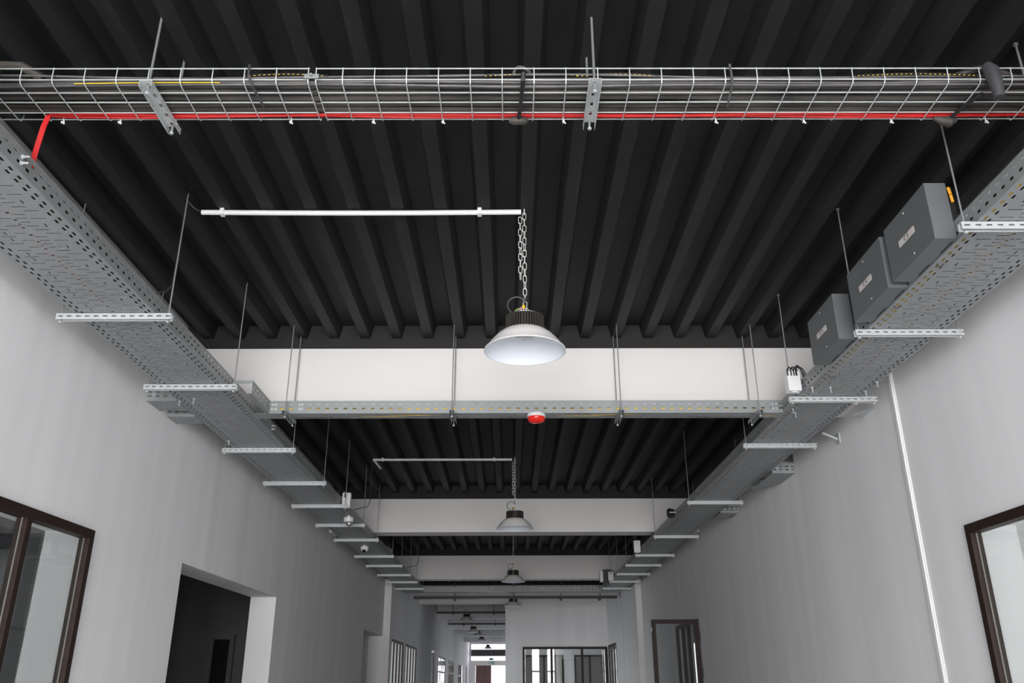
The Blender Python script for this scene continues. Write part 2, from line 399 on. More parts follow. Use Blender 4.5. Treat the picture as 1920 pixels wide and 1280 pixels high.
mb = MB(); mb.box(-1.28, -1.16, ye-0.065, ye-0.06, 1.06, 1.15); mb.box(-1.10, -1.0, ye-0.065, ye-0.06, 1.08, 1.13); build('arrow', mb, M['white'], t)
t = thing('exit_sign', 'dark hanging sign in front of the bright transom at the far end', 'sign', (-1.14, 54.8, 1.25))
mb = MB(); mb.box(-1.27, -1.02, 54.78, 54.82, 1.24, 1.36); build('sign_box', mb, M['green_sign'], t)
mb = MB(); mb.tube([(-1.14, 54.8, 1.36), (-1.14, 54.8, ZR)], 0.008); build('hanging_rod', mb, M['rod'], t)

# glass door leaf standing open on the right
t = thing('glass_door', 'brown framed glass door standing open into the corridor from right wall', 'door', (XR, 13.1, ZF))
yd = 13.06; x0, x1, z0, z1 = 2.085, XR-0.012, ZF+0.02, 0.852
mb = MB(); mb.box(x0, x1, yd, yd+0.045, z1-0.06, z1); mb.box(x0, x0+0.06, yd, yd+0.045, z0, z1-0.06); mb.box(x1-0.07, x1, yd, yd+0.045, z0, z1-0.06)
mb.box(x0, x1, yd, yd+0.045, z0, z0+0.12); build('door_frame', mb, M['frame'], t)
mb = MB(); mb.box(x0+0.06, x1-0.07, yd+0.018, yd+0.026, z0+0.12, z1-0.06); build('pane', mb, M['glass_refl'], t)
for z in (0.55, 0.05, -1.2):
    mb = MB(); mb.tube([(x1+0.004, yd-0.01, z), (x1+0.004, yd-0.01, z+0.14)], 0.011); build('hinge', mb, M['slate'], t, True)
mb = MB(); mb.box(x0-0.006, x0, yd+0.01, yd+0.035, 0.68, 0.74); build('latch', mb, M['steel'], t)
mb = MB(); mb.box(XR, XR+0.05, 13.13, 15.0, 0.81, 0.87)
for y in (13.13, 14.0, 14.45, 14.94): mb.box(XR, XR+0.05, y, y+0.055, ZF, 0.81)
struct('door_1', mb, M['frame'])
# dark door and its closer in the passage
t = thing('passage_door', 'dark door with overhead closer on left wall of the far passage', 'door', (XL2, 29.9, ZF))
mb = MB(); mb.box(XL2-0.1, XL2-0.04, 29.05, 30.65, ZF, 0.86); build('door_leaf', mb, M['slate'], t)
mb = MB(); mb.box(XL2-0.04, XL2+0.05, 29.1, 29.5, 0.88, 0.96); build('door_closer', mb, M['steel'], t)
mb = MB(); mb.box(XL2-0.1, XL2-0.04, 51.0, 53.0, ZF, 0.85); struct('door_2', mb, M['slate'])

# ------------------------------------------------------------------ perforated cable trays
UN = 0.20; TW = 0.456; TZ = 1.92
def tray_holes(W):
    h = []; p = UN/3
    for k in range(3):
        h += [(0.020, 0.0315, k*p+0.004, k*p+0.035), (W-0.0315, W-0.020, k*p+0.004, k*p+0.035)]
        h += [(0.045, 0.0565, k*p+0.026, k*p+0.057), (W-0.0565, W-0.045, k*p+0.026, k*p+0.057)]
    T = 0.0066
    for y, us in ((0.010, ((.082, .150), (.245, .300))), (0.0767, ((.082, .150), (.168, .218), (.240, .262), (.268, .296))), (0.0433, ((.160, .222), (.306, .374))),
                  (0.110, ((.306, .374), (.172, .215))), (0.1433, ((.150, .205), (.238, .300))), (0.1767, ((.306, .374), (.120, .185)))):
        for a, b in us: h.append((a, b, y, y+T))
    h += [(.112, .119, .125, .155), (.337, .344, .000, .030), (.337, .344, .060, .090), (.220, .238, .024, .037), (.221, .237, .088, .100), (.222, .234, .126, .136), (.204, .210, .128, .134), (.246, .252, .128, .134), (.220, .238, .158, .170)]
    return h
FL_HOLES = []
for _k in range(3):
    FL_HOLES += [(0.026, 0.039, _k*UN/3+0.004, _k*UN/3+0.030), (0.062, 0.075, _k*UN/3+0.036, _k*UN/3+0.062)]
def side_tray(xin, xout, y0, y1, label, nm='cable_tray'):
    t = thing(nm, label, 'cable tray', ((xin+xout)/2, (y0+y1)/2, TZ))
    s = 1 if xout > xin else -1; L = y1-y0
    mb = MB(); mb.perf(lambda u, v: (xin+s*u, y0+v, TZ), TW, L, tray_holes(TW), UN); build('tray_bottom', mb, M['galv'], t, solid=0.0015)
    for x, kz in ((xin, 0), (xout, 0)):
        mb = MB(); mb.perf(lambda u, v: (x, y0+v, TZ+u), 0.10, L, FL_HOLES, UN)
        build('side_flange', mb, M['galv'], t, solid=0.0015)
    return t
XLI, XLO, XRI, XRO = -1.980, -2.436, 2.108, 2.564
ltray = side_tray(XLI, XLO, 0.0, 20.0, 'long perforated galvanised cable tray hung along the left wall')
rtray = side_tray(XRI, XRO, 0.0, 20.0, 'long perforated galvanised cable tray hung along the right wall')
def bolt(par, p, d, L=0.022):
    """a bolt: washer, nut and shank from p along d"""
    p = Vector(p); d = Vector(d); mb = MB()
    mb.tube([p, p+d*0.002], 0.011, 10); mb.tube([p+d*0.002, p+d*0.009], 0.0075, 6); mb.tube([p+d*0.009, p+d*L], 0.004, 6)
    build('bolt', mb, M['zinc'], par)
for (y, z) in ((2.90, 1.985), (2.90, 1.955), (6.78, 1.985), (6.78, 1.955), (12.7, 1.985), (12.7, 1.955)): bolt(ltray, (XLI+0.001, y, z), (1, 0, 0), 0.03)
for (x, y) in ((2.15, 6.12), (2.20, 6.22), (2.13, 5.62), (2.26, 5.62), (2.54, 5.70), (2.54, 5.50)): bolt(rtray, (x, y, TZ-0.001), (0, 0, -1), 0.04)
for (x, y) in ((-2.42, 5.9), (-2.30, 5.85), (-2.40, 7.0)): bolt(ltray, (x, y, TZ-0.001), (0, 0, -1), 0.04)
def strap(par, x, y, a, b, m='galv'):
    mb = MB(); mb.tube([(x-a/2, y-b, TZ-0.002), (x-a/3, y-b*0.2, TZ-0.007), (x, y, TZ-0.008), (x+a/3, y-b*0.2, TZ-0.007), (x+a/2, y-b, TZ-0.002)], 0.0025, 6)
    build('cable_tie', mb, M[m], par, True)
strap(ltray, -2.12, 3.55, 0.05, 0.02); strap(ltray, -2.06, 4.1, 0.03, 0.015); strap(rtray, 2.19, 4.60, 0.05, 0.03, 'slate'); strap(rtray, 2.19, 5.4, 0.04, 0.02, 'slate')
strap(ltray, -2.07, 5.25, 0.03, 0.015); strap(rtray, 2.14, 3.75, 0.035, 0.02, 'slate'); strap(rtray, 2.14, 4.25, 0.035, 0.02, 'slate')

def tray_cables(items, x0, grp, lab):
    for i, (u, r, m, nm) in enumerate(items):
        pts = []
        for k in range(27):
            y = 0.05+k*19.8/26; bk = r > .01; pts.append((x0+u+(0.0 if bk else 0.008*math.sin(k*1.7+i*2.1)+0.005*math.sin(k*0.9+i)), y, TZ+(0.046 if r > .015 else 0.018 if bk else 0.003)+r+(0.003*math.sin(k*0.7+i*1.3) if bk else 0)))
        mb = MB(); mb.tube(pts, r, 6); o = build(nm, mb, M[m], None, True)
        tag(o, lab % m.replace('cable2', 'grey').replace('cable', 'black'), 'cable', grp % m.replace('cable2', 'grey').replace('cable', 'black'))
PACK = [0.020+0.0277*k for k in range(16)]
tray_cables([(0.20, .006, 'red', 'red_cable'), (0.235, .006, 'red', 'red_cable'), ]+[(u, .0135, 'cable', 'black_cable') for u in PACK]+[(u, .0165, 'cable', 'black_cable') for u in (.436, .400, .364)],  # thick stacked cables are added behind the flange to darken its holes
            XLO, '%s cables in the left tray', '%s cable lying in the perforated tray along left wall')
tray_cables([(0.23, .006, 'yellow', 'yellow_cable'), (0.215, .006, 'yellow', 'yellow_cable'), (0.05, .006, 'yellow', 'yellow_cable'), (0.028, .006, 'yellow', 'yellow_cable'), (0.25, .006, 'red', 'red_cable'),
             ]+[(u, .0135, 'cable', 'black_cable') for u in PACK]+[(u, .0165, 'cable', 'black_cable') for u in (.020, .056, .092)],  # thick stack added here too, darkening the right flange holes
            XRI, '%s cables in the right tray', '%s cable lying in the perforated tray along right wall')

# cross tray in front of the first beam
t = thing('cable_tray', 'narrow galvanised cross tray hung in front of the first white beam', 'cable tray', (0, 6.29, TZ))
YT0, YT1 = 6.22, 6.36
HX = [(0.030, 0.042, 0.010, 0.038), (0.066, 0.076, 0.010, 0.038)]
mb = MB(); mb.perf(lambda u, v: (-1.85+v, YT0, TZ+u), 0.10, 2.108+1.85, HX, 0.0700); build('side_flange', mb, M['galv'], t, solid=0.0015)
mb = MB(); mb.perf(lambda u, v: (-1.85+v, YT1, TZ+u), 0.10, 2.108+1.85, HX, 0.0700)
build('side_flange', mb, M['galv'], t, solid=0.0015)
mb = MB(); mb.perf(lambda u, v: (-1.98+v, YT0+u, TZ), YT1-YT0, 2.108+1.98, [(0.03, 0.038, 0.01, 0.038), (0.10, 0.108, 0.01, 0.038), (0.066, 0.072, 0.045, 0.065)], 0.0700)
build('tray_bottom', mb, M['galv'], t, solid=0.0015)
# bend into the left tray
mb = MB(); mb.perf(lambda u, v: (-1.85, 5.74+v, TZ+u), 0.10, 0.48, [(0.030, 0.040, 0.01, 0.035), (0.062, 0.072, 0.04, 0.065)], 0.08)
mb.quad((-1.975, 5.74, TZ+0.075), (-1.85, 5.74, TZ+0.075), (-1.85, 5.74, TZ+0.10), (-1.975, 5.74, TZ+0.10))
mb.quad((-1.88, 5.74, TZ), (-1.85, 5.74, TZ), (-1.85, 6.22, TZ), (-1.88, 6.22, TZ)); build('branch_bend', mb, M['galv'], t, solid=0.0015)
for x in (-1.83, -1.80, -1.62, -1.60):
    for z in (0.035, 0.07): bolt(t, (x, YT0-0.001, TZ+z), (0, -1, 0), 0.014)
for x in (2.03, 2.06):
    for z in (0.035, 0.07): bolt(t, (x, YT0-0.001, TZ+z), (0, -1, 0), 0.014)
for i, (yy, m, nm, r) in enumerate(((6.27, 'yellow', 'yellow_cable', .009), (6.30, 'yellow', 'yellow_cable', .009), (6.240, 'yellow', 'yellow_cable', .0125), (6.33, 'cable', 'black_cable', .010), (6.25, 'red', 'red_cable', .007))):
    xa = -1.9 if m != 'red' else 0.4
    pts = [(xa+k*(2.05-xa)/20, yy+(0.002 if i == 2 else 0.006)*math.sin(k*1.3+i), TZ+0.012+(0.022 if i == 2 else 0.05 if m == 'red' else 0)+0.006*math.sin(k*0.8+i)) for k in range(21)]
    mb = MB(); mb.tube(pts, r, 6); tag(build(nm, mb, M[m], None, True), '%s cable lying in the cross tray before the first white beam' % nm.split('_')[0], 'cable', '%s cables in the cross tray' % nm.split('_')[0])
# far cross trays
t = thing('cable_tray', 'perforated cross tray joining both side trays beyond the third beam', 'cable tray', (0, 20.1, 1.93))
mb = MB(); mb.perf(lambda u, v: (-1.98+v, 20.00, 1.92+u), 0.10, 4.08, [(0.03, 0.045, 0.01, 0.04), (0.062, 0.077, 0.01, 0.04)], 0.07); build('side_flange', mb, M['galv'], t, solid=0.0015)
mb = MB(); mb.perf(lambda u, v: (-1.98+v, 20.30, 1.92+u), 0.10, 4.08, [], 4.08)
build('side_flange', mb, M['galv'], t, solid=0.0015)
mb = MB(); mb.perf(lambda u, v: (-2.44+v, 20.00+u, 1.92), 0.30, 5.0, [(0.05, 0.06, 0.01, 0.04), (0.2, 0.21, 0.01, 0.04)], 0.07); build('tray_bottom', mb, M['galv'], t, solid=0.0015)
def dark_tray(y, z, xa, xb, label, rods):
    t = thing('cable_tray', label, 'cable tray', ((xa+xb)/2, y, z))
    mb = MB(); mb.box(xa, xb, y, y+0.25, z, z+0.004); mb.box(xa, xb, y, y+0.004, z, z+0.055); mb.box(xa, xb, y+0.246, y+0.25, z, z+0.055); build('tray_body', mb, M['slate'], t)
    for x in rods:
        mb = MB(); mb.tube([(x, y-0.02, z-0.05), (x, y-0.02, ZP)], 0.01, 6); build('hanging_rod', mb, M['slate'], t)
        mb = MB(); mb.box(x-0.025, x+0.025, y-0.04, y+0.29, z-0.045, z-0.004); build('support_rail', mb, M['slate'], t)
dark_tray(21.4, 1.90, -2.35, 2.62, 'dark cross tray above the end wall, just beyond perforated one', (-1.35, 0.10, 1.25, 2.2))
dark_tray(30.2, 2.19, XL2+0.02, EX-0.02, 'dark cross tray above the first pendant lamp in the far passage', (-1.95, -0.55))
dark_tray(36.3, 2.19, XL2+0.02, EX-0.02, 'dark cross tray farther down the passage, above the second lamp', (-1.9, -0.6))

# branch stubs running into the walls
def stub(xa, xb, y0, y1, z, label, flare=0.0):
    t = thing('branch_tray', label, 'cable tray', ((xa+xb)/2, (y0+y1)/2, z)); s = 1 if xb > xa else -1; L = abs(xb-xa)
    hh = [(0.03, 0.042, 0.01, 0.04), (0.062, 0.074, 0.01, 0.04)]
    mb = MB(); mb.perf(lambda u, v: (xa+s*v, y0, z+u), 0.10, L, hh, 0.06); build('side_flange', mb, M['galv'], t, solid=0.0015)
    mb = MB(); mb.perf(lambda u, v: (xa+s*v, y1+flare*(1-v/L), z+u), 0.10, L, hh, 0.06); build('side_flange', mb, M['galv'], t, solid=0.0015)
    mb = MB(); mb.perf(lambda u, v: (xa+s*v, y0+u*((y1+flare*(1-v/L)-y0)/(y1-y0)), z), y1-y0, L, [(0.04, 0.05, 0.01, 0.035), (y1-y0-0.05, y1-y0-0.04, 0.01, 0.035), ((y1-y0)/2, (y1-y0)/2+0.01, 0.03, 0.05)], 0.06); build('tray_bottom', mb, M['galv'], t, solid=0.0015)
    for k in range(2): bolt(t, (xa+s*(0.05+0.12*k), y0-0.001, z+0.05), (0, -1, 0), 0.014)
    return t
stub(XLO-0.003, XL+0.001, 5.89, 6.13, TZ-0.004, 'small perforated branch tray entering left wall, nearer of two')
stub(XLO-0.003, XL+0.001, 6.28, 6.48, TZ-0.004, 'small perforated branch tray entering left wall, farther of two')
stub(XRO+0.003, XR-0.001, 8.11, 8.58, 1.885, 'perforated branch tray entering right wall below a dark hole', 0.30)
stub(XRO+0.003, XR-0.001, 10.3, 10.62, 1.905, 'perforated branch tray entering right wall beyond the fifth bracket', 0.25)
t = thing('wall_bracket', 'short bright angled bracket arm on right wall behind the tray', 'bracket', (2.7, 6.95, 1.95))
mb = MB(); mb.tube([(2.68, 6.98, 1.97), (2.785, 6.93, 1.90)], 0.013, 6); build('arm', mb, M['zinc'], t)
mb = MB(); mb.box(2.778, 2.789, 6.89, 6.97, 1.86, 1.95); build('wall_plate', mb, M['zinc'], t)
t = thing('junction_plate', 'small white bracket plate on right wall beyond fourth box bracket', 'bracket', (2.74, 6.05, 1.95))
mb = MB(); mb.prism([(2.68, 6.35), (2.789, 6.15), (2.789, 6.35)], 'z', 1.93, 1.94); build('plate', mb, M['zinc'], t)

# ------------------------------------------------------------------ trapeze supports (inverted slotted channel on two rods)
def channel(mb, L, along, o, hgt=0.036, wid=0.030):
    """inverted U channel of length L; the web is on top, both sides hang down and are slotted; o is its near-left top corner"""
    hs = [(0.012, 0.021, 0.012, 0.038)]
    if along == 'x':
        for y in (0, wid): mb.perf(lambda u, v: (o[0]+v, o[1]+y, o[2]-u), hgt, L, hs if y == 0 else [], 0.0500 if y == 0 else L)
        mb.perf(lambda u, v: (o[0]+v, o[1]+u, o[2]), wid, L, [], L)
    else:
        for x in (0, wid): mb.perf(lambda u, v: (o[0]+x, o[1]+v, o[2]-u), hgt, L, [(0.012, 0.018, 0.02, 0.04)], 0.06)
        mb.perf(lambda u, v: (o[0]+u, o[1]+v, o[2]), wid, L-0.02, [(wid/2-0.006, wid/2+0.006, 0.02, 0.045)], 0.065)
def rod_part(t, x, y, z0, z1, r=0.0042):
    mb = MB(); mb.tube([(x, y, z0), (x, y, z1)], r, 8); rd = build('threaded_rod', mb, M['rod'], t, True)
    mb = MB(); mb.tube([(x, y, z0+0.004), (x, y, z0+0.012)], 0.0085, 6); build('nut', mb, M['zinc'], rd)
    mb = MB(); mb.tube([(x, y, z1-0.01), (x, y, z1)], 0.012, 8); build('anchor', mb, M['rod'], rd)
def trapeze_x(xa, xb, y, label, grp, flip=False):
    t = thing('trapeze_support', label, 'support bracket', (xa, y, 1.915), grp)
    mb = MB(); channel(mb, xb-xa, 'x', (xa, y, 1.915)); build('slotted_rail', mb, M['zinc'], t, solid=0.002)
    for x in (xa+0.022, xb-0.022): rod_part(t, x, y+0.015, 1.86, 2.74)
    return t
LY = [4.31, 5.52, 7.23, 8.56, 9.77, 11.06, 12.29, 14.0, 15.2, 16.57, 17.8, 19.12]
RY = [3.31, 4.56, 5.82, 7.11, 9.61, 12.05, 13.94, 15.2, 16.5, 17.8, 19.15]
pl = trapeze_x(-2.53, -1.888, LY[0], 'slotted trapeze bracket under the left tray, nearest of the row', 'trapeze brackets under the left tray')
for i, y in enumerate(LY[1:]): dup(pl, (-2.53, y, 1.915), 'slotted trapeze bracket under the left tray, %s from the near end' % ORD[i+1])
pr = trapeze_x(2.032, 2.668, RY[0], 'slotted trapeze bracket under the right tray, nearest of the row', 'trapeze brackets under the right tray')
for i, y in enumerate(RY[1:]): dup(pr, (2.032, y, 1.915), 'slotted trapeze bracket under the right tray, %s from the near end' % ORD[i+1])
def trapeze_y(x, y0, y1, z, label, grp, r0, wid=0.038):
    t = thing('trapeze_support', label, 'support bracket', (x, y0, z), grp)
    mb = MB(); channel(mb, y1-y0, 'y', (x-wid/2, y0, z), 0.028, wid); build('slotted_rail', mb, M['zinc'] if z > 2 else M['galv'], t, solid=0.002)
    for y in (y0+0.03, y1-0.03): rod_part(t, x, y, z-0.05, 2.74, r0)
    return t
nm4 = ['leftmost of four', 'second from left', 'second from right', 'rightmost of four']
pc = trapeze_y(-1.71, 6.13, 6.43, TZ-0.004, 'short twin rod bracket under the cross tray, leftmost of four', 'short brackets under the cross tray', 0.004)
for i, x in enumerate((-0.44, 0.85, 1.91)): dup(pc, (x, 6.13, TZ-0.004), 'short twin rod bracket under the cross tray, %s' % nm4[i+1])

# ------------------------------------------------------------------ wire basket tray overhead
X0, X1 = -2.63, 2.76
ZB = 2.292
t = thing('wire_basket_tray', 'wire mesh basket tray full of dusty cables, crossing overhead near the viewpoint', 'cable tray', (0, 2.94, ZB))
long_w = [(2.822, ZB+0.071), (2.826, ZB+0.018), (2.892, ZB+0.004), (2.955, ZB+0.004), (3.025, ZB+0.004), (3.085, ZB+0.014), (3.092, ZB+0.072)]
SPL = -0.815
mb = MB()
for (y, z) in long_w:
    for a, b in ((X0, SPL-0.012), (SPL+0.012, X1)): mb.tube([(a, y, z), (b, y, z)], 0.0029, 6)
build('long_wires', mb, M['wire'], t, True)
mb = MB(); xs = []
x = -0.0286
while x < X1-0.02: xs.append(x); x += 0.132
x = -0.0286-0.132
while x > SPL+0.05: xs.append(x); x -= 0.132
xs += [SPL+0.016, SPL-0.016]; x = SPL-0.016-0.132
while x > X0+0.02: xs.append(x); x -= 0.132
for x in xs:
    mb.tube([(x, 2.819, ZB+0.073), (x, 2.822, ZB+0.02), (x, 2.832, ZB+0.004), (x, 2.85, ZB-0.001), (x, 3.065, ZB-0.001), (x, 3.083, ZB+0.005), (x, 3.09, ZB+0.018), (x, 3.095, ZB+0.074)], 0.0024, 6)
build('cross_wires', mb, M['wire'], t, True)
mb = MB(); mb.box(SPL-0.030, SPL+0.030, 2.812, 2.815, ZB+0.014, ZB+0.036); mb.tube([(SPL, 2.800, ZB+0.026), (SPL, 2.813, ZB+0.026)], 0.006, 8); build('splice_clip', mb, M['galv'], t)
# cables in the basket, thick ones first
def run(name, y, z, r, m, label, grp, wob=0.006, ph=0.0, xa=X0, xb=X1, n=44, seg=8):
    pts = []
    for k in range(n+1):
        x = xa+(xb-xa)*k/n
        pts.append((x, y+wob*math.sin(x*2.3+ph)+0.5*wob*math.sin(x*5.1+ph*2), z+0.5*wob*math.sin(x*3.1+ph*1.7)))
    mb = MB(); mb.tube(pts, r, seg); return tag(build(name, mb, M[m], None, True), label, 'cable', grp)
G1, L1 = 'thick black cables in the wire basket', 'thick dusty black cable lying in the overhead wire basket'
for i, (y, z, r) in enumerate(((2.872, .030, .019), (2.912, .029, .018), (2.948, .028, .017), (2.990, .027, .016), (3.028, .028, .016), (2.888, .062, .015), (2.93, .058, .016), (2.975, .056, .014), (3.045, .058, .014))):
    run('black_cable', y, ZB+z, r, 'cable', L1, G1, 0.0035, i*1.9)
G2, L2 = 'thin grey cables in the wire basket', 'thin grey cable weaving along the near side of the wire basket'
for i, (y, z, r) in enumerate(((2.846, .020, .006), (2.850, .034, .006), (2.842, .046, .005), (2.855, .012, .0055), (2.966, .0115, .0045))):
    run('grey_cable', y, ZB+z, r, 'cable2', L2, G2, 0.007 if z > .0125 else 0.006, i*2.3)
for i, (y, z) in enumerate(((3.052, .0115), (3.064, .013), (3.070, .0245))):
    pts = []
    for k in range(60):
        x = -1.99+k*(X1+1.99)/59; pts.append((x, y+0.004*math.sin(x*4+i*2), ZB+z+0.002*math.sin(x*6+i)))
    pre = [(-2.13+0.006*i, 3.20, 1.97), (-2.10+0.006*i, 3.14, 2.04), (-2.05+0.006*i, 3.07, 2.14), (-2.03+0.006*i, 3.05, 2.24), (-2.02+0.006*i, 3.05, 2.30)]
    mb = MB(); mb.tube(pre+pts, 0.0062, 8); tag(build('red_cable', mb, M['red'], None, True), 'bright red cable along the rear of the wire basket, dropping into the left tray', 'cable', 'red cables in the wire basket')
mb = MB(); mb.tube([(-1.80, 2.838, ZB+.008), (-1.6, 2.836, ZB+.010), (-1.4, 2.838, ZB+.013), (-1.2, 2.842, ZB+.016)], 0.0022, 6); tag(build('yellow_cable', mb, M['yellow'], None, True), 'thin yellow wire lying near left end of the overhead wire basket', 'cable')
for i, (xa, xb) in enumerate(((-1.1, -0.75), (-0.1, 0.32), (0.28, 0.62), (1.45, 1.95))):
    mb = MB(); n = int((xb-xa)/0.02)
    for k in range(n):
        x = xa+k*0.02; z = ZB+0.046+0.010*math.sin((x-xa)/(xb-xa)*PI); mb.tube([(x, 2.832, z-0.0055), (x+0.007, 2.832, z-0.0055)], 0.0016, 5)
    o = MB(); o.tube([(xa+k*(xb-xa)/12, 2.837, ZB+0.046+0.010*math.sin(k/12*PI)) for k in range(13)], 0.0048, 6)
    r_ = thing('striped_cable', 'black cable dashed with yellow marks in the wire basket', 'cable', ((xa+xb)/2, 2.815, ZB+.045), 'yellow marked cables in the wire basket')
    build('sheath', o, M['black'], r_, True); build('dash_marks', mb, M['yellow'], r_)
# ties
for i, x in enumerate((-1.966, -1.716, -1.472, -0.963, -0.6, -0.294, 0.238, 0.909, 1.297, 1.683, 2.103)):
    mb = MB(); mb.tube([(x, 3.075, ZB+0.03), (x+0.004, 3.085, ZB+0.0), (x+0.01, 3.078, ZB-0.014)], 0.003, 6); mb.box(x-0.003, x+0.006, 3.074, 3.084, ZB-0.010, ZB-0.003)
    tag(build('cable_tie', mb, M['white'], None, True), 'small white cable tie at rear edge of the wire basket', 'cable tie', 'white ties on the wire basket')
def loop_cable(x, label, big=False):
    t = thing('cable_loop', label, 'cable', (x, 2.9, ZB+0.08))
    if not big:
        mb = MB(); mb.tube([(x+0.036*math.cos(a), 2.84+0.008*math.sin(a*2), ZB+0.050+0.042*math.sin(a)) for a in [PI*k/12 for k in range(13)]], 0.0065, 8); build('looped_end', mb, M['cable2'], t, True)
        mb = MB(); pts = [(x+0.004, 2.80, ZB+0.030), (x+0.002, 2.806, ZB-0.002), (x-0.002, 2.87, ZB-0.008), (x-0.008, 2.97, ZB-0.010), (x-0.014, 3.06, ZB-0.012)]
        mb.tube(pts, [0.010, 0.009, 0.008, 0.008, 0.008], 8); build('rubber_strap', mb, M['black'], t, True)
        mb = MB(); mb.tube([(x-0.055, 3.06, ZB-0.010), (x-0.035, 3.06, ZB-0.014), (x+0.01, 3.06, ZB-0.014), (x+0.028, 3.06, ZB-0.010)], [0.010, 0.019, 0.018, 0.008], 8); build('strap_knot', mb, M['cable'], t, True)
    else:
        mb = MB(); mb.tube([(x-0.12, 2.86, ZB+0.055), (x-0.06, 2.85, ZB+0.078), (x, 2.845, ZB+0.088), (x+0.07, 2.85, ZB+0.078), (x+0.13, 2.86, ZB+0.055)], 0.014, 8); build('looped_end', mb, M['cable'], t, True)
        mb = MB(); mb.tube([(x-0.012, 2.80, ZB+0.062), (x-0.004, 2.788, ZB+0.03), (x, 2.785, ZB-0.04), (x, 2.787, ZB-0.105)], [0.022, 0.029, 0.026, 0.021], 16); build('rubber_sleeve', mb, M['slate'], t, True)
        mb = MB(); mb.tube([(x-0.01, 2.87, ZB-0.02), (x-0.04, 2.96, ZB-0.014), (x-0.055, 3.04, ZB-0.012)], 0.008, 8); build('rubber_strap', mb, M['black'], t, True)
        mb = MB(); mb.tube([(x-0.12, 3.06, ZB+0.0), (x-0.085, 3.06, ZB-0.016), (x-0.055, 3.06, ZB-0.020), (x-0.025, 3.06, ZB-0.012)], [0.008, 0.02, 0.026, 0.010], 10); build('strap_knot', mb, M['cable'], t, True)
loop_cable(0.055, 'pale cable loop and black rubber strap at middle of the wire basket')
loop_cable(1.985, 'large black rubber sleeve hanging over right part of the wire basket', True)
mb = MB(); mb.tube([(-2.2, 2.88, ZB+0.05), (-2.12, 2.83, ZB+0.095), (-2.03, 2.83, ZB+0.09), (-1.95, 2.86, ZB+0.05)], 0.02, 8); tag(build('black_cable', mb, M['cable'], None, True), 'black cable arching up at left end of the wire basket', 'cable')
for x, m in ((-1.07, 'slate'), (0.915, 'cable2')):
    mb = MB(); mb.tube([(x-0.002, 2.803, ZB+0.075), (x, 2.80, ZB+0.02), (x+0.008, 2.83, ZB-0.007), (x+0.02, 2.97, ZB-0.008)], 0.005, 6); tag(build('cable_strap', mb, M[m], None, True), 'dark strap wrapped under the wire basket on its %s half' % ('left' if x < 0 else 'right'), 'cable tie')
trapeze_y(-1.487, 2.80, 3.13, ZB-0.006, 'slotted bracket with two rods under left part of the wire basket', None, 0.0055, 0.05)
trapeze_y(0.352, 2.79, 3.10, ZB-0.006, 'slotted bracket with two rods under the wire basket, right of middle', None, 0.0055, 0.05)
trapeze_y(2.35, 2.775, 3.135, ZB-0.006, 'slotted bracket with two rods under the far right end of basket', None, 0.0055, 0.05)

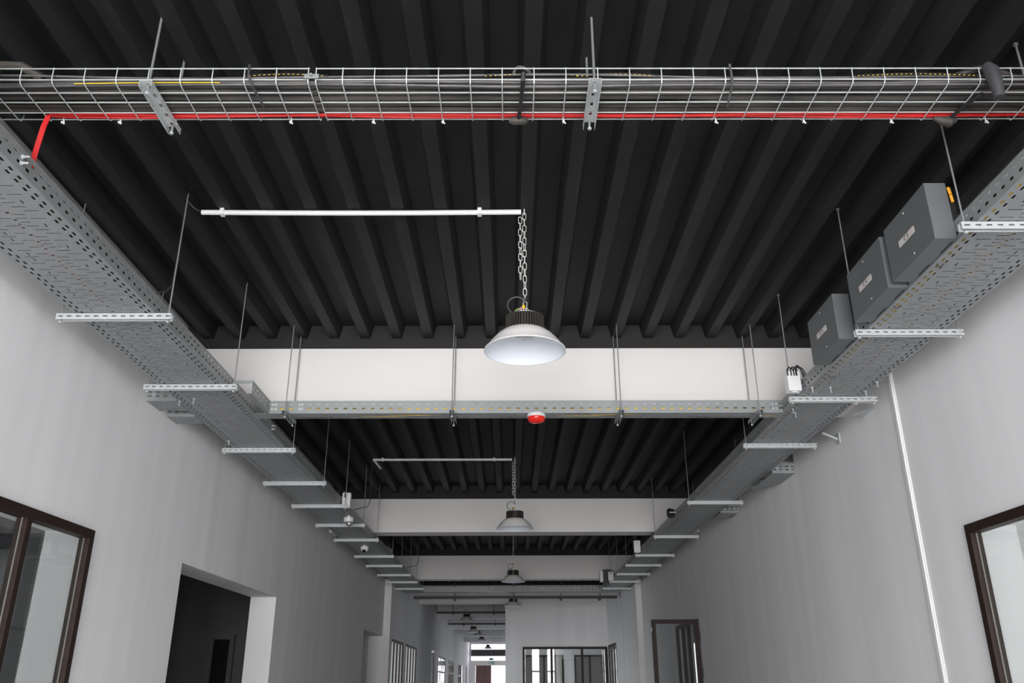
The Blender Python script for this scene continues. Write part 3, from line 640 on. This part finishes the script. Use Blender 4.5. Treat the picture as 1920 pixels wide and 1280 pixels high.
# ------------------------------------------------------------------ pendant high-bay lamps
def chain_mb(x, y, z0, z1, sway=0.0, pl=0.046, sx=0.0105, r=0.0022):
    mb = MB(); n = max(1, round((z0-z1)/(pl-2.4*r))); st = (z0-z1)/n; hl = st/2+1.2*r
    for i in range(n):
        zc = z0-(i+0.5)*st; xc = x+sway*(i/n); pts = []
        rot = (0.25 if i % 2 == 0 else 1.25)+0.2*math.sin(i*2.1)
        for k in range(16):
            a = 2*PI*k/16; px = sx*math.cos(a); pz = (hl-sx)*(1 if math.sin(a) >= 0 else -1)+sx*math.sin(a)
            pts.append((xc+px*math.cos(rot), y+px*math.sin(rot), zc+pz))
        mb.tube(pts, r, 6, closed=True)
    return mb
def lamp(x, y, z, label, R=0.225, grp='white high bay pendant lamps', ztop=2.60, slack=True, wires=True, det=True):
    t = thing('pendant_lamp', label, 'lamp', (x, y, z), grp); s = R/0.225
    prof = [(0.100*s, 0.115*s), (0.125*s, 0.106*s), (0.158*s, 0.080*s), (0.190*s, 0.045*s), (0.212*s, 0.012*s), (0.226*s, 0.0), (0.228*s, 0.004*s)]
    mb = MB(); mb.lathe([(0.228*s, 0.006*s), (0.214*s, 0.017*s), (0.192*s, 0.050*s), (0.160*s, 0.086*s), (0.127*s, 0.112*s), (0.098*s, 0.122*s), (0.0, 0.122*s)], (x, y, z), 56 if det else 24)
    mb.lathe([(0.228*s, 0.006*s), (0.230*s, 0.0), (0.224*s, -0.001)], (x, y, z), 56 if det else 24); sh = build('shade', mb, M['shade'], t, True)
    mb = MB(); mb.lathe([(0.224*s, -0.001), (0.210*s, 0.013*s), (0.188*s, 0.046*s), (0.156*s, 0.082*s), (0.123*s, 0.108*s), (0.090*s, 0.116*s), (0.0, 0.116*s)], (x, y, z), 56 if det else 24); build('shade_lining', mb, M['shade_in'], sh, True)
    mb = MB(); mb.lathe([(0.058*s, 0.110*s), (0.056*s, 0.092*s), (0.040*s, 0.082*s), (0.0, 0.078*s)], (x, y, z), 24); build('lens', mb, M['lens'], t, True)
    zb = z+0.122*s; hs = 0.085*s; mb = MB(); nf = 44 if det else 20
    mc = MB(); mc.lathe([(0.0, zb-z), (0.090*s, zb-z), (0.090*s, zb-z+hs), (0.0, zb-z+hs)], (x, y, z), 28); build('lamp_core', mc, M['slot'], t, True)
    for k in range(nf):
        a = 2*PI*k/nf; c, q = math.cos(a), math.sin(a); w2 = 0.0026*s; ri, ro = 0.080*s, 0.108*s
        A = [(x+ri*c-w2*q, y+ri*q+w2*c), (x+ro*c-w2*q, y+ro*q+w2*c), (x+ro*c+w2*q, y+ro*q-w2*c), (x+ri*c+w2*q, y+ri*q-w2*c)]
        mb.prism(A[::-1], 'z', zb, zb+hs)
    build('heat_sink', mb, M['fin'], t)
    mb = MB(); mb.lathe([(0.086*s, zb-z+hs-0.004), (0.085*s, zb-z+hs+0.008*s), (0.066*s, zb-z+hs+0.017*s), (0.0, zb-z+hs+0.020*s)], (x, y, z), 32); build('driver_cap', mb, M['white'], t, True)
    zt = zb+hs+0.020*s
    mb = MB(); mb.tube([(x+0.005+0.017*math.cos(a), y, zt+0.018+0.018*math.sin(a)) for a in [2*PI*k/14 for k in range(14)]], 0.003, 6, closed=True); build('eye_ring', mb, M['chain'], t, True)
    build('chain', chain_mb(x+0.003, y, ztop, zt+0.034, 0.0), M['chain'], t, True)
    mb = MB(); mb.tube([(x+0.003, y, ztop-0.012), (x+0.003, y, ZP)], 0.004, 6); mb.tube([(x+0.003, y-0.008, ztop), (x+0.003, y+0.008, ztop)], 0.004, 6); build('ceiling_hook', mb, M['chain'], t, True)
    if slack: build('loose_chain', chain_mb(x-0.022, y-0.004, ztop-0.03, ztop-0.44), M['chain'], t, True)
    mb = MB(); cx, cz = x-0.045, zt+0.050; rr = 0.052
    pts = [(cx+rr*math.cos(a), y-0.01, cz+rr*math.sin(a)) for a in [math.radians(d) for d in range(20, 265, 20)]]
    mb.tube([(x+0.0, y, cz+0.075), (x, y-0.008, cz+0.045)]+pts+[(x-0.02, y-0.01, zt+0.004)], 0.0045, 6); build('power_cord', mb, M['slate'], t, True)
    if wires:
        mb = MB(); mb.tube([(x-0.032, y-0.02, zt+0.004), (x-0.018, y-0.02, zt+0.022), (x-0.008, y-0.015, zt+0.03)], [0.010, 0.013, 0.010], 8); build('tape_wrap', mb, M['purple'], t, True)
        mb = MB(); mb.tube([(x-0.010, y-0.02, zt+0.022), (x-0.006, y-0.02, zt+0.034), (x-0.006, y-0.02, zt+0.046)], [0.007, 0.010, 0.007], 8); build('wire_connector', mb, M['yellow'], t, True)
        mb = MB(); mb.tube([(x-0.055, y-0.02, zt-0.008), (x-0.052, y-0.025, zt+0.012), (x-0.035, y-0.028, zt+0.022), (x-0.018, y-0.022, zt+0.02)], 0.0028, 6); build('earth_wire', mb, M['green'], t, True)
    return t
lamp(0.086, 4.39, 1.715, 'white high bay pendant lamp on chain, large one nearest the viewpoint')
lamp(0.062, 10.45, 1.745, 'white high bay pendant lamp before the second beam, second in line')
lamp(0.060, 16.5, 1.76, 'white high bay pendant lamp before the third beam, third in line', slack=False)
lamp(0.080, 22.6, 1.80, 'white high bay pendant lamp in front of the end wall', slack=False, det=False)
for i, (x, y, z) in enumerate(((-1.42, 29.0, 1.87), (-1.38, 33.5, 1.74), (-1.42, 39.5, 1.90), (-1.49, 47.0, 2.02), (-1.32, 53.6, 1.86))):
    lamp(x, y, z, 'pendant lamp down the far passage, %s one' % ['nearest', 'second', 'third', 'fourth', 'farthest'][i], slack=False, wires=False, det=False, grp='pendant lamps in the far passage')

# white conduit pipes on the deck, feeding the lamps
def conduit(y, x0, x1, z, label, elbow=False, sag=0.0, r=0.0155):
    t = thing('conduit_pipe', label, 'conduit', ((x0+x1)/2, y, z))
    n = 16; pts = [(x0+(x1-x0)*k/n, y, z-sag*math.sin(PI*k/n)) for k in range(n+1)]
    mb = MB(); mb.tube(pts, r, 14); build('pipe', mb, M['pipe'], t, True)
    for f in (0.065, 0.87):
        x = x0+(x1-x0)*f; mb = MB(); mb.box(x-0.012, x+0.012, y-r-0.004, y+r+0.003, z-r-0.004-sag*math.sin(PI*f), ZR+0.004); build('pipe_clip', mb, M['pipe'], t)
    if elbow:
        mb = MB(); mb.tube([(x0, y, z), (x0, y+0.02, z), (x0+0.02, y+0.45, z+0.0)][::1], r, 12); build('elbow_pipe', mb, M['pipe'], t, True)
conduit(4.39, -1.84, 0.07, ZR-0.020, 'white conduit pipe under the deck, leading to nearest lamp', sag=0.006)
conduit(10.45, -1.72, 0.03, ZR-0.018, 'white conduit pipe under the deck, leading to second lamp', True)
conduit(16.1, -1.70, 0.03, ZR-0.018, 'white conduit pipe under the deck, leading to third lamp')
# black supply cables clipped to rods
def supply(pts, label):
    mb = MB(); mb.tube(pts, 0.0045, 6); tag(build('supply_cable', mb, M['black'], None, True), label, 'cable')
supply([(-1.84, 4.39, 2.61), (-1.88, 4.37, 2.625), (-1.915, 4.335, 2.66), (-1.918, 4.33, 2.5), (-1.918, 4.33, 2.2), (-1.92, 4.33, 2.10), (-1.94, 4.31, 2.05), (-1.985, 4.29, 2.03)], 'black supply cable running down the nearest left tray rod')
supply([(-1.73, 10.45, 2.60), (-1.75, 10.5, 2.4), (-1.76, 10.6, 2.2), (-1.77, 10.65, 2.12), (-1.80, 10.66, 2.06), (-1.97, 10.7, 2.03)], 'black supply cable hooked from second conduit to the left tray')
supply([(-1.73, 16.5, 2.60), (-1.74, 16.5, 2.3), (-1.75, 16.5, 2.12), (-1.79, 16.5, 2.06), (-1.97, 16.5, 2.03)], 'black supply cable hooked from third conduit to the left tray')

# ------------------------------------------------------------------ slate distribution boxes on the right tray
def text_mesh(name, s, size, loc, m, par):
    c = bpy.data.curves.new(name, 'FONT'); c.body = s; c.size = size; c.align_x = 'CENTER'; c.align_y = 'CENTER'; c.extrude = 0.0003
    tmp = bpy.data.objects.new('tmp', c); COL.objects.link(tmp)
    dg = bpy.context.evaluated_depsgraph_get(); me = bpy.data.meshes.new_from_object(tmp.evaluated_get(dg)); bpy.data.objects.remove(tmp)
    me.name = name; me.materials.clear(); me.materials.append(m)
    # text lies in XY; turn it so it reads on a face looking towards -x, running from far to near
    for v in me.vertices: v.co = Vector((-v.co.z, -v.co.x, v.co.y))
    o = bpy.data.objects.new(name, me); COL.objects.link(o); o.parent = par; o.location = Vector(loc)-Vector(par['org']); return o
def dist_box(y0, y1, text, label, extra=False):
    z0, z1, xa, xb = 1.925, 2.228, 1.998, 2.103
    t = thing('distribution_box', label, 'electrical box', (xa, (y0+y1)/2, z0), 'slate distribution boxes on the right tray')
    mb = MB(); mb.box(xa+0.004, xb, y0, y1, z0, z1); bd = build('box_body', mb, M['box'], t)
    bv = bd.modifiers.new('edge', 'BEVEL'); bv.width = 0.003; bv.segments = 2
    mb = MB(); mb.box(xa, xa+0.004, y0+0.001, y1-0.001, z0+0.001, z1-0.001); build('cover', mb, M['box'], t)
    yc = (y0+y1)/2+0.015; zc = z0+0.145; mb = MB()
    mb.prism([(yc-0.085, zc-0.018), (yc+0.080, zc-0.018), (yc+0.085, zc-0.013), (yc+0.085, zc+0.018), (yc-0.080, zc+0.018), (yc-0.085, zc+0.013)], 'x', xa-0.002, xa-0.0002); lb = build('label_tag', mb, M['tag'], t)
    if text: text_mesh('lettering', text, 0.036, (xa-0.0025, yc, zc), M['ink'], t)
    for (yy, zz) in (((y0+y1)/2, z1-0.03), ((y0+y1)/2-0.03, z0+0.03)):
        mb = MB(); mb.tube([(xa-0.002, yy, zz), (xa, yy, zz)], 0.005, 8); build('screw', mb, M['white'], t)
    mb = MB()
    for k in range(7):
        zz = z1-0.03-0.008*k
        for j in range(3 if k % 2 else 4):
            a = y1-0.03-0.036*j; mb.box(xa-0.0006, xa, a-0.022+0.004*((k*j) % 3), a, zz, zz+0.0022)
    mb.box(xa-0.0006, xa, y1-0.02, y1-0.012, z1-0.08, z1-0.066); build('printed_text', mb, M['print'], t)
    mb = MB()
    for a, b in ((0.03, 0.15), (0.27, 0.39)): mb.box(xb-0.012, xb-0.005, y0+a, y0+b, z0-0.0006, z0+0.0003)
    build('base_slots', mb, M['slot'], t)
    if extra:
        mb = MB(); mb.tube([(xb+0.006, y0-0.004, z1-0.03), (xb+0.010, y0-0.006, z1-0.07)], 0.007, 8); mb.tube([(xb+0.010, y0-0.006, z1-0.075), (xb+0.014, y0-0.004, z1-0.11)], 0.007, 8); build('fuse_wire', mb, M['orange'], t, True)
        mb = MB(); mb.box(xb, xb+0.03, y0+0.01, y1-0.05, z0+0.09, z1-0.02); mb.box(xb, xb+0.02, y0+0.01, y1-0.05, z0+0.02, z0+0.06); build('busbar_housing', mb, M['black'], t)
dist_box(3.48, 3.95, 'C 5', 'slate grey electrical box tagged C5 on right tray, nearest of three', True)
dist_box(4.01, 4.48, 'C 4', 'slate grey electrical box tagged C4 on right tray, middle of three')
dist_box(4.73, 5.19, 'C 3', 'slate grey electrical box on right tray, farthest of three')

def junction(x, y, z, s, label, h=0.15, cables=(), grp=None, m='white'):
    t = thing('junction_box', label, 'junction box', (x, y, z), grp)
    mb = MB(); mb.box(x-0.05*s, x+0.045*s, y, y+0.085*s, z, z+h*s); b = build('box_body', mb, M[m], t); bv = b.modifiers.new('edge', 'BEVEL'); bv.width = 0.006; bv.segments = 2
    mb = MB(); mb.lathe([(0.024*s, 0.0), (0.022*s, -0.006), (0.012*s, -0.007), (0.0, -0.007)], (x, y+0.04*s, z), 18); build('knockout', mb, M[m], t, True)
    for i, (a, bb, col) in enumerate(cables):
        mb = MB(); mb.tube([(x+a, y+0.0, z+0.11*s), (x+a-0.002, y+0.0, z+0.155*s), (x+a+(bb-a)*0.35, y+0.03, z+0.185*s+0.004*i), (x+a+(bb-a)*0.75, y+0.03, z+0.170*s), (x+bb, y+0.03, z+0.11*s), (x+bb+0.01, y+0.03, z+0.06*s)], 0.005, 6)
        build('cable_tail', mb, M[col], t, True)
    return t
junction(2.045, 5.70, 1.925, 1.0, 'white junction box with arching black cables on right tray', 0.15, ((-0.045, 0.02, 'black'), (-0.02, 0.05, 'black'), (0.0, 0.085, 'black'), (0.015, 0.10, 'black'), (0.02, 0.075, 'slate')))
junction(-1.915, 9.85, 1.90, 1.0, 'white junction box with curled cables on left tray', 0.17, ((-0.02, -0.05, 'black'), (-0.01, -0.06, 'purple')))
junction(2.045, 13.75, 1.92, 1.1, 'white junction box on right tray beside the seventh bracket', 0.17)
junction(2.05, 17.6, 1.90, 1.1, 'pale junction box with black cable on right tray, farther one', 0.16, ((-0.02, 0.05, 'black'), (0.0, 0.07, 'black')))
t = thing('distribution_box', 'dark grey box hanging at far end of the right tray', 'electrical box', (1.98, 18.3, 1.88))
mb = MB(); mb.box(1.96, 2.106, 18.2, 18.45, 1.90, 2.19); build('box_body', mb, M['slate'], t)
mb = MB(); mb.box(1.90, 1.96, 18.3, 18.45, 1.95, 2.17); build('side_plate', mb, M['steel'], t)
t = thing('cable_reel', 'black round coil fixed to the right tray in front of second beam', 'cable coil', (2.06, 10.75, 1.99))
mb = MB(); mb.tube([(2.00, 10.75, 1.985), (2.03, 10.75, 1.985), (2.09, 10.75, 1.985)], [0.045, 0.065, 0.05], 10); build('coil_body', mb, M['black'], t)
mb = MB(); mb.tube([(2.02, 10.69, 1.985), (2.10, 10.68, 1.985)], 0.008, 6); build('fixing_pin', mb, M['steel'], t)
# siren under the cross tray
t = thing('alarm_beacon', 'round red alarm beacon with white base beneath the cross tray', 'beacon', (0.205, 6.26, 1.87))
mb = MB(); mb.lathe([(0.0, 0.0), (0.066, 0.0), (0.071, -0.010), (0.071, -0.028), (0.066, -0.030), (0.0, -0.030)], (0.205, 6.24, TZ-0.002), 32); build('base', mb, M['white'], t, True)
mb = MB(); mb.lathe([(0.067, -0.030), (0.067, -0.045), (0.056, -0.062), (0.030, -0.071), (0.0, -0.073)], (0.205, 6.24, TZ-0.002), 32); build('dome', mb, M['redlens'], t, True)
# turret cameras under the left tray
def turret(x, y, z, label, ball):
    t = thing('security_camera', label, 'camera', (x, y, z), 'white security cameras under the left tray')
    mb = MB(); mb.lathe([(0.0, 0.0), (0.062, 0.0), (0.062, -0.018)], (x, y, z), 24); build('mount_ring', mb, M['steel'], t, True)
    mb = MB(); mb.lathe([(0.062, -0.018), (0.060, -0.05), (0.045, -0.085), (0.0, -0.09)] if not ball else [(0.062, -0.018), (0.060, -0.07), (0.0, -0.072)], (x, y, z), 24); build('housing', mb, M['white'], t, True)
    mb = MB()
    if ball: mb.lathe([(0.0, -0.055), (0.03, -0.062), (0.042, -0.085), (0.036, -0.112), (0.018, -0.126), (0.0, -0.13)], (x+0.012, y-0.01, z), 20); build('eyeball', mb, M['steel'], t, True)
    else: mb.tube([(x, y-0.02, z-0.07), (x, y-0.045, z-0.095)], 0.026, 18); build('lens', mb, M['slot'], t, True)
turret(-2.005, 10.55, TZ-0.001, 'white ball security camera under left tray, nearer of two', True)
turret(-2.19, 12.95, TZ-0.001, 'white turret security camera with dark lens under left tray, farther', False)

# white trunking on the right wall and small passage camera
t = thing('cable_trunking', 'narrow white cable trunking running down right wall', 'trunking', (XR, 5.8, ZF))
mb = MB(); mb.box(XR-0.020, XR, 5.79, 5.825, ZF, 2.62); build('cover', mb, M['cream'], t)
mb = MB(); mb.box(XR-0.008, XR, 5.782, 5.833, ZF, 2.62); build('backplate', mb, M['cream'], t)
